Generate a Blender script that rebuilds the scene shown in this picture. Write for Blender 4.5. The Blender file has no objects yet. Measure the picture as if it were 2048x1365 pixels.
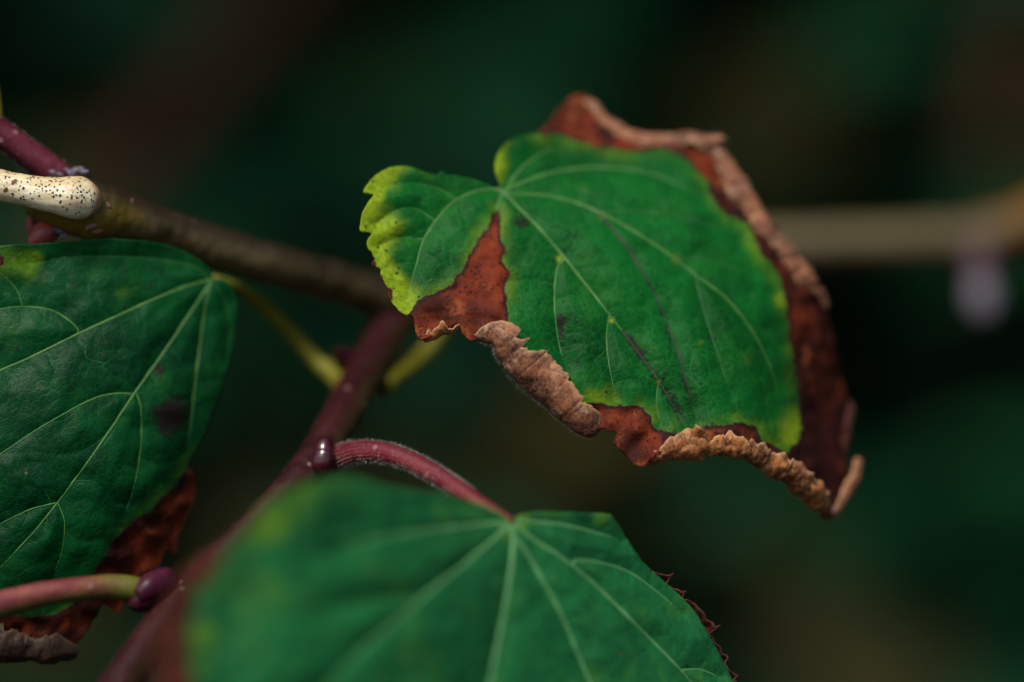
import bpy, math, random
import numpy as np
from mathutils import Vector, noise as mnoise
from mathutils.geometry import delaunay_2d_cdt

R = math.radians
random.seed(7); np.random.seed(7)
sc = bpy.context.scene
col = sc.collection

# ------------------------------------------------------------------ camera, sky, sun, exposure
S = 0.44                      # focus distance (m)
K = 0.140 / 2048              # metres per photo pixel at the focus distance
CAM = np.array([0.0, 0.0, 1.30]); PITCH = R(-7)
cam = bpy.data.cameras.new('camera'); camo = bpy.data.objects.new('camera', cam); col.objects.link(camo)
camo.location = CAM; camo.rotation_euler = (R(90) + PITCH, 0, 0)
cam.sensor_width = 36; cam.lens = 36 * S / 0.140
cam.clip_start = 0.01; cam.clip_end = 200
cam.dof.use_dof = True; cam.dof.focus_distance = S
cam.dof.aperture_fstop = cam.lens / 36.0      # 36 mm wide iris
cam.dof.aperture_blades = 9
sc.camera = camo

SUN_EL, SUN_AZ = R(58), R(-150)               # high soft light from behind the camera, to its left
w = bpy.data.worlds.new('World'); sc.world = w; w.use_nodes = True
wn = w.node_tree.nodes; bg = wn['Background']; bg.inputs[1].default_value = 0.075
sky = wn.new('ShaderNodeTexSky'); sky.sky_type = 'NISHITA'; sky.sun_disc = False
sky.sun_elevation = SUN_EL; sky.sun_rotation = SUN_AZ; sky.air_density = 1.0; sky.dust_density = 3.0
w.node_tree.links.new(sky.outputs[0], bg.inputs[0])
sl = bpy.data.lights.new('sun', 'SUN'); sl.energy = 2.2; sl.angle = R(14); sl.color = (1, .95, .87)
so = bpy.data.objects.new('sun', sl); col.objects.link(so)
sd = Vector((math.sin(SUN_AZ) * math.cos(SUN_EL), math.cos(SUN_AZ) * math.cos(SUN_EL), math.sin(SUN_EL)))
so.rotation_euler = sd.to_track_quat('Z', 'Y').to_euler()
sc.view_settings.view_transform = 'Standard'; sc.view_settings.look = 'None'
sc.view_settings.exposure = 0.7; sc.view_settings.gamma = 1.0
sc.cycles.use_denoising = True
sc.cycles.use_adaptive_sampling = True; sc.cycles.adaptive_threshold = .02; sc.cycles.max_bounces = 5; sc.cycles.diffuse_bounces = 3; sc.cycles.glossy_bounces = 2; sc.cycles.transparent_max_bounces = 4
sc.cycles.sample_clamp_indirect = 4.0

# ------------------------------------------------------------------ placing helpers
FWD = np.array([0, math.cos(PITCH), math.sin(PITCH)]); UP = np.array([0, -math.sin(PITCH), math.cos(PITCH)])
RIGHT = np.array([1.0, 0, 0])

def pt(x, y, d):
    """photo pixel + millimetres behind (+) or before (-) the focus plane -> world point"""
    x = np.asarray(x, float); y = np.asarray(y, float); d = np.asarray(d, float) * 1e-3
    f = ((S + d) / S)[..., None]
    return CAM + f * ((x[..., None] - 1024) * K * RIGHT + (682.5 - y[..., None]) * K * UP + S * FWD)

def spline(P, n=12, closed=False):
    P = np.asarray(P, float); N = len(P); out = []
    for i in range(N if closed else N - 1):
        if closed: p0, p1, p2, p3 = P[i - 1], P[i], P[(i + 1) % N], P[(i + 2) % N]
        else: p0, p1, p2, p3 = P[max(i - 1, 0)], P[i], P[i + 1], P[min(i + 2, N - 1)]
        for t in np.arange(n) / n:
            out.append(.5 * (2 * p1 + (p2 - p0) * t + (2 * p0 - 5 * p1 + 4 * p2 - p3) * t * t + (3 * p1 - p0 - 3 * p2 + p3) * t ** 3))
    if not closed: out.append(P[-1])
    return np.array(out)

def resample(P, step):
    L = np.r_[0, np.cumsum(np.linalg.norm(np.diff(P[:, :2], axis=0), axis=1))]
    n = max(int(L[-1] / step), 2); q = np.linspace(0, L[-1], n + 1)
    return np.stack([np.interp(q, L, P[:, j]) for j in range(P.shape[1])], 1)

def seg_dist(X, Y, line):
    best = np.full(len(X), 1e9)
    for (x0, y0), (x1, y1) in zip(line[:-1, :2], line[1:, :2]):
        dx, dy = x1 - x0, y1 - y0; l2 = dx * dx + dy * dy + 1e-9
        t = np.clip(((X - x0) * dx + (Y - y0) * dy) / l2, 0, 1)
        best = np.minimum(best, (X - x0 - t * dx) ** 2 + (Y - y0 - t * dy) ** 2)
    return np.sqrt(best)

def inside(X, Y, poly):
    r = np.zeros(len(X), bool); n = len(poly)
    for i in range(n):
        x0, y0 = poly[i][:2]; x1, y1 = poly[(i + 1) % n][:2]
        if y0 == y1: continue
        c = ((y0 > Y) != (y1 > Y)) & (X < (x1 - x0) * (Y - y0) / (y1 - y0) + x0)
        r ^= c
    return r

def poly_sd(X, Y, poly):
    P = np.asarray(poly, float); d = seg_dist(X, Y, np.vstack([P, P[:1]]))
    return np.where(inside(X, Y, P), d, -d)

class TPS:
    def __init__(s, pts, smooth=0.02):
        p = np.asarray(pts, float); s.c = p[:, :2] / 1000; n = len(p)
        A = np.zeros((n + 3, n + 3)); A[:n, :n] = s.k(s.c, s.c) + np.eye(n) * smooth
        A[:n, n] = 1; A[:n, n + 1:] = s.c; A[n, :n] = 1; A[n + 1:, :n] = s.c.T
        s.w = np.linalg.solve(A, np.r_[p[:, 2], 0, 0, 0])
    @staticmethod
    def k(a, b):
        r2 = ((a[:, None] - b[None]) ** 2).sum(2); return .5 * r2 * np.log(r2 + 1e-12)
    def __call__(s, X, Y):
        q = np.stack([X, Y], 1) / 1000
        return s.k(q, s.c) @ s.w[:-3] + s.w[-3] + q @ s.w[-2:]

def nz(v, f, o=0.0):
    return np.array([mnoise.noise(Vector((p[0] * f + o, p[1] * f - o, (p[2] * f if len(p) > 2 else o)))) for p in v])

def build(name, verts, faces, mat, parent=None, attrs=None, smooth=True, thick=None):
    verts = np.asarray(verts, float)
    off = np.array(parent_world(parent)) if parent is not None else np.zeros(3)
    me = bpy.data.meshes.new(name); me.from_pydata((verts - off).tolist(), [], faces if isinstance(faces, list) else faces.tolist())
    me.update()
    for k, a in (attrs or {}).items():
        at = me.attributes.new(k, 'FLOAT', 'POINT'); at.data.foreach_set('value', np.asarray(a, np.float32))
    if smooth: me.polygons.foreach_set('use_smooth', [True] * len(me.polygons))
    o = bpy.data.objects.new(name, me); col.objects.link(o); me.materials.append(mat)
    if parent is not None: o.parent = parent
    if thick:
        m = o.modifiers.new('thickness', 'SOLIDIFY'); m.thickness = thick; m.offset = -1
    return o

def parent_world(p):
    v = Vector((0, 0, 0))
    while p is not None: v += p.location; p = p.parent
    return v

def tag(o, label=None, cat=None, group=None, kind=None):
    for k, v in (('label', label), ('category', cat), ('group', group), ('kind', kind)):
        if v: o[k] = v
    return o

def frames(C):
    T = np.gradient(C, axis=0); T /= np.linalg.norm(T, axis=1)[:, None] + 1e-12
    return T

def tube_mesh(ctrl, step=3.0, seg=20, lump=0.0, lf=250, caps=True, flat=1.0, seed=0.0):
    """ctrl rows: photo x, y, depth mm, radius px; returns verts, faces, attrs"""
    P = resample(spline(ctrl, 10), step); C = pt(P[:, 0], P[:, 1], P[:, 2])
    r = P[:, 3] * K * (S + P[:, 2] * 1e-3) / S; T = frames(C)
    A = np.cross(T, FWD); A /= np.linalg.norm(A, axis=1)[:, None]; B = np.cross(A, T)
    an = np.linspace(0, 2 * math.pi, seg, endpoint=False)
    V = C[:, None] + r[:, None, None] * (np.cos(an)[None, :, None] * A[:, None] + flat * np.sin(an)[None, :, None] * B[:, None])
    n = len(C); V = V.reshape(-1, 3); ang = np.tile(an, n); t = np.repeat(np.linspace(0, 1, n), seg)
    if lump:
        q = np.repeat(C, seg, 0); d = V - q; V = q + d * (1 + lump * (nz(V, lf, seed) + .5 * nz(V, lf * 2.7, seed)))[:, None]
    F = [(i * seg + j, i * seg + (j + 1) % seg, (i + 1) * seg + (j + 1) % seg, (i + 1) * seg + j) for i in range(n - 1) for j in range(seg)]
    if caps:
        F.append(tuple(range(seg))[::-1]); F.append(tuple((n - 1) * seg + j for j in range(seg)))
    return V, F, {'along': t, 'side': np.cos(ang), 'up': np.sin(ang)}

def tube(name, ctrl, mat, parent, **kw):
    V, F, a = tube_mesh(ctrl, **kw); return build(name, V, F, mat, parent, a)

# ------------------------------------------------------------------ materials
class NT:
    def __init__(s, name):
        s.m = bpy.data.materials.new(name); s.m.use_nodes = True; s.t = s.m.node_tree; s.N = s.t.nodes; s.N.clear()
        s.out = s.N.new('ShaderNodeOutputMaterial'); s.tc = s.N.new('ShaderNodeTexCoord')
        s.co = s.tc.outputs['Object']
    def set(s, sock, v):
        if isinstance(v, bpy.types.NodeSocket): s.t.links.new(v, sock)
        elif isinstance(v, (tuple, list)) and len(v) == 3 and sock.type == 'RGBA': sock.default_value = (*v, 1)
        else: sock.default_value = v
    def math(s, op, a, b=0.0, clamp=False):
        n = s.N.new('ShaderNodeMath'); n.operation = op; n.use_clamp = clamp; s.set(n.inputs[0], a); s.set(n.inputs[1], b); return n.outputs[0]
    def mix(s, f, a, b, mode='MIX'):
        n = s.N.new('ShaderNodeMix'); n.data_type = 'RGBA'; n.blend_type = mode
        s.set(n.inputs[0], f); s.set(n.inputs[6], a); s.set(n.inputs[7], b); return n.outputs[2]
    def noise(s, scale, detail=3, rough=.55, vec=None, dist=0.0):
        n = s.N.new('ShaderNodeTexNoise'); s.set(n.inputs['Vector'], vec or s.co); n.inputs['Scale'].default_value = scale
        n.inputs['Detail'].default_value = detail; n.inputs['Roughness'].default_value = rough; n.inputs['Distortion'].default_value = dist
        return n.outputs[0]
    def vor(s, scale, feature='F1', vec=None, rand=1.0):
        n = s.N.new('ShaderNodeTexVoronoi'); n.feature = feature; s.set(n.inputs['Vector'], vec or s.co); n.inputs['Scale'].default_value = scale
        n.inputs['Randomness'].default_value = rand; return n
    def ramp(s, v, a, b, lo=0.0, hi=1.0, smooth=True):
        n = s.N.new('ShaderNodeMapRange'); n.clamp = True
        if smooth: n.interpolation_type = 'SMOOTHSTEP'
        s.set(n.inputs[0], v); n.inputs[1].default_value = a; n.inputs[2].default_value = b; n.inputs[3].default_value = lo; n.inputs[4].default_value = hi
        return n.outputs[0]
    def attr(s, name):
        n = s.N.new('ShaderNodeAttribute'); n.attribute_name = name; return n.outputs['Fac']
    def warp(s, scale, amt):
        n = s.N.new('ShaderNodeTexNoise'); s.set(n.inputs['Vector'], s.co); n.inputs['Scale'].default_value = scale
        a = s.N.new('ShaderNodeVectorMath'); a.operation = 'MULTIPLY_ADD'; s.t.links.new(n.outputs['Color'], a.inputs[0])
        a.inputs[1].default_value = (amt,) * 3; s.t.links.new(s.co, a.inputs[2]); return a.outputs[0]
    def bump(s, h, strength=.3, dist=.0002, prev=None):
        n = s.N.new('ShaderNodeBump'); n.inputs['Strength'].default_value = strength; n.inputs['Distance'].default_value = dist
        s.set(n.inputs['Height'], h)
        if prev is not None: s.t.links.new(prev, n.inputs['Normal'])
        return n.outputs[0]
    def finish(s, color, rough=.5, spec=.3, normal=None, trans=0.0, tcol=None, coat=0.0, sheen=0.0):
        p = s.N.new('ShaderNodeBsdfPrincipled'); s.set(p.inputs['Base Color'], color); s.set(p.inputs['Roughness'], rough)
        s.set(p.inputs['Specular IOR Level'], spec); s.set(p.inputs['Coat Weight'], coat); p.inputs['Coat Roughness'].default_value = .15
        s.set(p.inputs['Sheen Weight'], sheen)
        if normal is not None: s.t.links.new(normal, p.inputs['Normal'])
        sh = p.outputs[0]
        if trans:
            tr = s.N.new('ShaderNodeBsdfTranslucent'); s.set(tr.inputs[0], tcol if tcol is not None else color)
            mx = s.N.new('ShaderNodeMixShader'); s.set(mx.inputs[0], trans); s.t.links.new(sh, mx.inputs[1]); s.t.links.new(tr.outputs[0], mx.inputs[2]); sh = mx.outputs[0]
        s.t.links.new(sh, s.out.inputs[0]); return s.m

def leaf_material(name, g_dark, g_light, g_yel, smudge=(.006, .010, .009), spec=.07, rough=.48, b_dark=(.04, .008, .004), b_mid=(.19, .028, .007), b_tan=(.34, .085, .022)):
    n = NT(name); g_net = (g_yel[0] * .12, g_yel[1] * .75, g_yel[1] * .14)
    big = n.noise(55, 3); mid = n.noise(260, 4); fine = n.noise(1500, 3, .7); vfine = n.noise(5200, 2, .7)
    green = n.mix(n.ramp(big, .36, .64), g_dark, g_light)
    mot = n.noise(120, 5, .7); green = n.mix(n.ramp(mot, .5, .72, 0, .6), green, (g_light[0] * 5, g_light[1] * 1.35, g_light[2] * .7))
    green = n.mix(n.ramp(mid, .45, .75, 0, .55), green, tuple(c * .55 for c in g_dark))
    green = n.mix(n.ramp(fine, .48, .75, 0, .6), green, tuple(c * 1.25 for c in g_light))
    wv = n.warp(300, .0012)
    ve = n.vor(300, 'DISTANCE_TO_EDGE', wv).outputs['Distance']; ve2 = n.vor(1000, 'DISTANCE_TO_EDGE', wv).outputs['Distance']
    net = n.math('MULTIPLY', n.ramp(ve, .0, .05, 1, 0), n.ramp(n.noise(150, 2), .35, .7))
    net2 = n.ramp(ve2, .0, .09, 1, 0)
    green = n.mix(n.math('MULTIPLY', net, .20), green, g_net)
    green = n.mix(n.math('MULTIPLY', net2, .14), green, g_net)
    b = n.math('ADD', n.attr('brown'), n.math('MULTIPLY', n.math('SUBTRACT', n.noise(420, 4, .6), .5), 2.0))
    b = n.math('ADD', b, n.math('MULTIPLY', n.math('SUBTRACT', fine, .5), .5))
    halo = n.math('MULTIPLY', n.ramp(b, -2.2, .1), n.ramp(mot, .38, .64, .04, .42))
    yv = n.math('ADD', n.attr('yellow'), n.math('MULTIPLY', n.math('SUBTRACT', n.noise(190, 5, .65), .5), 1.1))
    yf = n.math('MAXIMUM', halo, n.ramp(yv, .15, .9))
    c = n.mix(yf, green, n.mix(n.ramp(fine, .35, .7), g_yel, tuple(x * .6 for x in g_yel)))
    # smudges with a shape of their own, insect specks
    dk = n.math('ADD', n.attr('dark'), n.math('MULTIPLY', n.math('SUBTRACT', n.noise(2200, 4, .75), .5), 2.2))
    c = n.mix(n.ramp(dk, .45, .85, 0, .85), c, n.mix(n.ramp(big, .45, .55), (.018, .007, .010), smudge))
    v = n.vor(420, 'F1'); rnd = n.N.new('ShaderNodeSeparateColor'); n.t.links.new(v.outputs['Color'], rnd.inputs[0])
    sp = n.math('MULTIPLY', n.ramp(v.outputs['Distance'], .05, .13, 1, 0), n.math('GREATER_THAN', rnd.outputs[0], .86))
    c = n.mix(n.math('MULTIPLY', sp, .55), c, (.18, .12, .07))
    v2 = n.vor(900, 'F1'); r2 = n.N.new('ShaderNodeSeparateColor'); n.t.links.new(v2.outputs['Color'], r2.inputs[0])
    sp2 = n.math('MULTIPLY', n.ramp(v2.outputs['Distance'], .16, .30, 1, 0), n.math('GREATER_THAN', r2.outputs[1], n.ramp(n.noise(180, 2), .42, .66, 1.0, .5)))
    c = n.mix(n.math('MULTIPLY', sp2, .75), c, (.008, .014, .013))
    # dead tissue
    br = n.mix(n.ramp(n.noise(140, 4, .6), .35, .7), b_dark, b_mid)
    br = n.mix(n.ramp(n.noise(330, 5, .65), .5, .75, 0, .7), br, b_tan)
    br = n.mix(n.math('MULTIPLY', net, .5), br, b_dark)
    v3 = n.vor(1700, 'F1', wv); r3 = n.N.new('ShaderNodeSeparateColor'); n.t.links.new(v3.outputs['Color'], r3.inputs[0])
    dots = n.math('MULTIPLY', n.ramp(v3.outputs['Distance'], .22, .42, 1, 0), n.math('GREATER_THAN', r3.outputs[0], n.ramp(n.noise(260, 2), .38, .6, .7, .05)))
    br = n.mix(n.math('MULTIPLY', dots, .7), br, (.012, .005, .005))
    sco = n.math('ADD', n.attr('scorch_shade'), n.math('MULTIPLY', n.math('SUBTRACT', n.noise(170, 3), .5), .9))
    br = n.mix(n.ramp(sco, .3, .8, 0, .93), br, (.022, .0045, .004))  # darker dead tissue; shade of the turned-down margin is painted in too
    rim = n.math('MULTIPLY', n.ramp(b, -.1, .08), n.ramp(b, .25, .75, 1, 0))
    br = n.mix(n.math('MULTIPLY', rim, .85), br, (.018, .006, .008))
    isb = n.ramp(b, -.16, .14)
    c = n.mix(isb, c, br)
    h = n.math('ADD', n.math('ADD', n.math('MULTIPLY', n.math('MINIMUM', ve, .2), 3.2), n.math('MULTIPLY', n.math('MINIMUM', ve2, .12), 2.4)), n.math('MULTIPLY', fine, .7))
    nm = n.bump(h, .38, .00024)
    nm = n.bump(vfine, .6, .00006, nm)
    ro = n.math('ADD', n.ramp(isb, 0, 1, rough, .72), n.math('MULTIPLY', n.math('SUBTRACT', mid, .5), .25))
    sp_ = n.ramp(isb, 0, 1, spec, .12)
    return n.finish(c, ro, sp_, nm, .10, n.mix(.15, c, g_yel))

def simple(name, a, b, sc1=300, c=None, sc2=1500, rough=.6, spec=.25, bump=.4, bd=.0003, coat=0.0, stretch=None, trans=0.0, sheen=0.0, dots=None, dotscale=900, dotcut=.6):
    n = NT(name); co = None
    if stretch:
        mp = n.N.new('ShaderNodeMapping'); mp.inputs['Rotation'].default_value = stretch[1]; mp.inputs['Scale'].default_value = stretch[0]
        n.t.links.new(n.co, mp.inputs[0]); co = mp.outputs[0]
    q = n.noise(sc1, 4, .6, co); f = n.noise(sc2, 4, .65, co)
    k = n.mix(n.ramp(q, .35, .68), a, b)
    if c: k = n.mix(n.ramp(f, .5, .72, 0, .8), k, c)
    if dots:
        v = n.vor(dotscale, 'F1'); r = n.N.new('ShaderNodeSeparateColor'); n.t.links.new(v.outputs['Color'], r.inputs[0])
        d = n.math('MULTIPLY', n.ramp(v.outputs['Distance'], .15, .3, 1, 0), n.math('GREATER_THAN', r.outputs[0], dotcut)); k = n.mix(d, k, dots)
    return n.finish(k, rough, spec, n.bump(n.math('ADD', q, f), bump, bd), trans, None, coat, sheen)

M = {}
M['leaf_main'] = leaf_material('leaf_green_bright', (.0012, .046, .0060), (.0028, .092, .0125), (.22, .33, .012))
M['leaf_left'] = leaf_material('leaf_green_blue', (.0006, .030, .0085), (.0014, .058, .0125), (.075, .17, .008), smudge=(.020, .006, .011), spec=.10, rough=.42)
M['leaf_front'] = leaf_material('leaf_green_mid', (.0080, .090, .027), (.0115, .132, .036), (.10, .24, .02), spec=.12, rough=.48, b_mid=(.10, .024, .012), b_dark=(.05, .012, .008), b_tan=(.14, .04, .018))

def vein_mat(name, a, b, dark=None):
    n = NT(name); q = n.noise(500, 4, .6); k = n.mix(n.ramp(q, .35, .7), a, b)
    dk = n.math('ADD', n.attr('dark'), n.math('MULTIPLY', n.math('SUBTRACT', n.noise(1400, 3), .5), 1.0))
    k = n.mix(n.ramp(dk, .35, .8, 0, .9), k, (.03, .02, .022))
    return n.finish(k, .5, .25, n.bump(n.noise(2500, 3), .3, .0001), .1)
M['vein'] = vein_mat('vein_pale', (.046, .155, .032), (.075, .195, .044))
M['vein_front'] = vein_mat('vein_front', (.075, .24, .085), (.10, .28, .10))
M['vein_dim'] = vein_mat('vein_dim', (.014, .095, .020), (.028, .12, .026))

# curled dead margin, seen from its felted underside
def rim_mat(name, a, b, c, ec=(.55, .33, .16)):
    n = NT(name)
    wv = n.warp(400, .0010); ve = n.vor(330, 'DISTANCE_TO_EDGE', wv).outputs['Distance']; ve2 = n.vor(1300, 'DISTANCE_TO_EDGE', wv).outputs['Distance']
    k = n.mix(n.ramp(n.noise(200, 5, .65), .38, .6), a, b)
    k = n.mix(n.ramp(n.noise(520, 5, .7), .5, .72, 0, .8), k, c)
    k = n.mix(n.ramp(ve, 0, .035, .55, 0), k, tuple(x * .4 for x in a))
    k = n.mix(n.ramp(ve2, 0, .1, .25, 0), k, c)
    v = n.vor(1300, 'F1'); r = n.N.new('ShaderNodeSeparateColor'); n.t.links.new(v.outputs['Color'], r.inputs[0])
    d = n.math('MULTIPLY', n.ramp(v.outputs['Distance'], .14, .30, 1, 0), n.math('GREATER_THAN', r.outputs[0], .6)); k = n.mix(n.math('MULTIPLY', d, .7), k, (.03, .012, .008))
    e = n.attr('edge'); k = n.mix(n.ramp(e, .90, 1.0, 0, .6), k, ec)
    h = n.math('ADD', n.math('MULTIPLY', n.math('MINIMUM', ve, .15), 4.0), n.math('ADD', n.noise(900, 4, .7), n.math('MULTIPLY', n.noise(4000, 2), .5)))
    return n.finish(k, .58, .3, n.bump(h, .5, .00025), .18, n.mix(.5, k, (.5, .2, .05)), 0, .05)
M['rim'] = rim_mat('dead_margin_tan', (.085, .026, .010), (.29, .105, .042), (.58, .33, .21))
M['rim_warm'] = rim_mat('dead_margin_ochre', (.12, .034, .008), (.36, .125, .030), (.58, .31, .13))
M['rim_dark'] = rim_mat('dead_margin_dark', (.016, .007, .004), (.04, .018, .009), (.065, .032, .016), (.08, .045, .02))
M['rim_red'] = rim_mat('dead_margin_red', (.05, .010, .007), (.10, .022, .014), (.16, .048, .028), (.14, .04, .025))

def stem_mat(name, sun_a, sun_b, shade, under=None, rough=.5, along=None, spec=.3, flip=1.0):
    """bark whose tint differs between its two flanks (side) and, optionally, along its length"""
    n = NT(name); q = n.noise(350, 4, .6); f = n.noise(1800, 4, .7)
    k = n.mix(n.ramp(q, .35, .68), sun_a, sun_b)
    if along: lo, hi = min(along[:2]), max(along[:2]); up_ = along[1] > along[0]; k = n.mix(n.ramp(n.math('ADD', n.attr('along'), n.math('MULTIPLY', n.math('SUBTRACT', q, .5), .2)), lo, hi, 0. if up_ else 1., 1. if up_ else 0.), k, along[2])
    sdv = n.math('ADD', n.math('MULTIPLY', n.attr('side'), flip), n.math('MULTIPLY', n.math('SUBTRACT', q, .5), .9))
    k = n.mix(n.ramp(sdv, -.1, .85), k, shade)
    k = n.mix(n.ramp(f, .55, .8, 0, .5), k, tuple(x * .4 for x in sun_a))
    v = n.vor(420, 'F1'); r = n.N.new('ShaderNodeSeparateColor'); n.t.links.new(v.outputs['Color'], r.inputs[0])
    d = n.math('MULTIPLY', n.ramp(v.outputs['Distance'], .1, .22, 1, 0), n.math('GREATER_THAN', r.outputs[0], .8)); k = n.mix(n.math('MULTIPLY', d, .6), k, (.25, .16, .14))
    return n.finish(k, rough, spec, n.bump(n.math('ADD', q, f), .5, .0003), 0, None, 0, 0)

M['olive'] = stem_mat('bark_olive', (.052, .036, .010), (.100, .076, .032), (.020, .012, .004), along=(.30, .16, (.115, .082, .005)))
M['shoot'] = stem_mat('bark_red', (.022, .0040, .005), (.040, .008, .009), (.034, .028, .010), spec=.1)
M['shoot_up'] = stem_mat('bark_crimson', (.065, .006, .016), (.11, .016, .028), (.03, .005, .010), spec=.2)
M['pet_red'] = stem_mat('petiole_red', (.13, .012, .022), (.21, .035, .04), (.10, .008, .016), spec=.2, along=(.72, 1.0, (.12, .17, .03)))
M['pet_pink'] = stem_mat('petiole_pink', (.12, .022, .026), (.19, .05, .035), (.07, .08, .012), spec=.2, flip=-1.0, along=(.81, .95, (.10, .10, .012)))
M['pet_yel'] = simple('petiole_yellow', (.125, .120, .006), (.17, .16, .010), 300, (.08, .09, .008), 1500, .5)
M['bud'] = simple('bud_dark_red', (.022, .003, .006), (.055, .006, .012), 500, (.085, .014, .018), 2500, .25, .5, .2, .0001, .4)
M['bud_purple'] = simple('bud_purple', (.026, .003, .011), (.06, .006, .022), 400, (.085, .014, .030), 2500, .42, .18, .2, .0001, .05)
M['bud_red'] = simple('bud_red', (.16, .02, .018), (.30, .05, .03), 400, (.38, .12, .07), 2000, .35, .4, .2, .0001, .15)
M['cork'] = simple('lenticel_cork', (.15, .075, .055), (.24, .13, .10), 1500, (.05, .025, .02), 3000, .7)
M['scale'] = simple('bud_scale_scar', (.035, .026, .034), (.16, .14, .18), 900, (.012, .008, .01), 2500, .45, .4)
M['scar'] = simple('scar_rim', (.36, .17, .07), (.50, .28, .14), 900, (.22, .09, .04), 3000, .6)
M['hair'] = simple('hair_pale', (.30, .28, .24), (.42, .38, .32), 300, rough=.6)
M['hair_dark'] = simple('hair_dull', (.07, .035, .035), (.14, .09, .085), 300, rough=.7, spec=.05)
M['hair_brown'] = simple('hair_brown', (.34, .22, .14), (.48, .34, .24), 300, rough=.6)

# ------------------------------------------------------------------ setting: soil, hedge mass behind, unseen canopy added to shade the hedge
def grid_sheet(name, x0, x1, y0, y1, n, zf, mat):
    xs = np.linspace(x0, x1, n); ys = np.linspace(y0, y1, n); X, Y = np.meshgrid(xs, ys); Z = zf(X, Y)
    V = np.stack([X.ravel(), Y.ravel(), Z.ravel()], 1)
    F = [(j * n + i, j * n + i + 1, (j + 1) * n + i + 1, (j + 1) * n + i) for j in range(n - 1) for i in range(n - 1)]
    return build(name, V, F, mat)
soil = simple('soil', (.012, .009, .006), (.03, .022, .014), 8, (.02, .025, .01), 60, .95, .05, .5, .02)
tag(grid_sheet('ground', -60, 60, -60, 60, 121, lambda x, y: .05 * np.sin(x * 1.3) * np.cos(y * 1.1), soil), 'dark bare soil under the shrubs', kind='structure')

def bush_material(name, a, b, c):
    n = NT(name); r = n.attr('tint'); k = n.mix(n.ramp(r, 0, .75), a, b); k = n.mix(n.ramp(r, .78, .82), k, c)
    k = n.mix(n.ramp(n.noise(40, 3), .4, .7, 0, .5), k, tuple(x * .6 for x in a))
    return n.finish(k, .6, .06, None, .12)
M['bush'] = bush_material('foliage_deep', (.0035, .032, .014), (.008, .058, .020), (.040, .034, .010))

LEAF2D = [(0, -.5), (.28, -.42), (.46, -.12), (.40, .2), (.18, .48), (0, .78), (-.18, .48), (-.40, .2), (-.46, -.12), (-.28, -.42)]
def leaf_cloud(name, centres, sizes, normals, mat, label, parent=None):
    V = []; F = []; A = []
    for c, s, nn in zip(centres, sizes, normals):
        nn = nn / np.linalg.norm(nn); t = np.cross(nn, np.random.normal(size=3)); t /= np.linalg.norm(t); u = np.cross(nn, t)
        b0 = len(V); tint = random.random(); V.append(c + nn * s * .05); A.append(tint)
        for x, y in LEAF2D: V.append(c + s * (x * t + y * u - nn * (.35 * x * x + .18 * y * y))); A.append(tint)
        m = len(LEAF2D); F += [(b0, b0 + 1 + i, b0 + 1 + (i + 1) % m) for i in range(m)]
    return tag(build(name, V, F, mat, parent, {'tint': A}), label, 'foliage', kind='stuff')
rng = np.random.default_rng(11)
def cloud(n, lo, hi, up=1.0, front=0.6):
    c = rng.uniform(lo, hi, (n, 3)); nn = rng.normal(0, .55, (n, 3)) + np.array([0, -front, up]); return c, nn
c1, n1 = cloud(6500, (-.8, 1.04, .62), (.8, 1.75, 1.75))
c4, n4 = cloud(2300, (-.36, 1.0, .88), (.36, 1.22, 1.46), .8, .9); c1 = np.vstack([c1, c4]); n1 = np.vstack([n1, n4])
c3, n3 = cloud(2600, (-2.2, 2.0, .1), (2.2, 3.0, 2.3))
gap = (np.hypot((c1[:, 0] - .122 * c1[:, 1]) / (.060 * c1[:, 1]), (c1[:, 2] - 1.3 + .122 * c1[:, 1]) / (.042 * c1[:, 1])) < 1) & (c1[:, 1] < 1.7)     # a hollow in the hedge
c1 = np.vstack([c1[~gap], c3]); n1 = np.vstack([n1[~gap], n3])
leaf_cloud('hedge_foliage', c1, np.where(c1[:, 1] < 2, rng.uniform(.032, .065, len(c1)), rng.uniform(.10, .16, len(c1))), n1, M['bush'], 'dark green out-of-focus hedge foliage behind the branch')
c2, n2 = cloud(6500, (-2.4, .72, 1.60), (2.4, 3.2, 2.3), 1.0, 0.0)  # leaf mass out of view, added overhead to keep the hedge dark
leaf_cloud('shade_canopy', c2, rng.uniform(.07, .11, len(c2)), n2, M['bush'], 'dense unseen canopy foliage added to shade the hedge')

# ------------------------------------------------------------------ background stems
def thing(name, loc, label, cat, group=None):
    o = bpy.data.objects.new(name, None); col.objects.link(o); o.location = loc; o.empty_display_size = .01
    return tag(o, label, cat, group)

bt = thing('twig', pt(2300, 330, 125), 'blurred tan twig with a pale lilac bud behind the withered leaf', 'twig')
bt_mat = stem_mat('bark_tan', (.085, .064, .026), (.115, .088, .040), (.06, .045, .015), along=(.34, .24, (.15, .07, .012)))
tube('stem', [(2300, 330, 125, 48), (2150, 395, 118, 46), (2050, 450, 112, 44), (1960, 478, 110, 46), (1860, 482, 108, 40), (1700, 487, 106, 39), (1500, 492, 105, 38), (1330, 500, 108, 34), (1200, 520, 114, 26)], bt_mat, bt, step=8, seg=16, lump=.12, lf=120)

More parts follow.
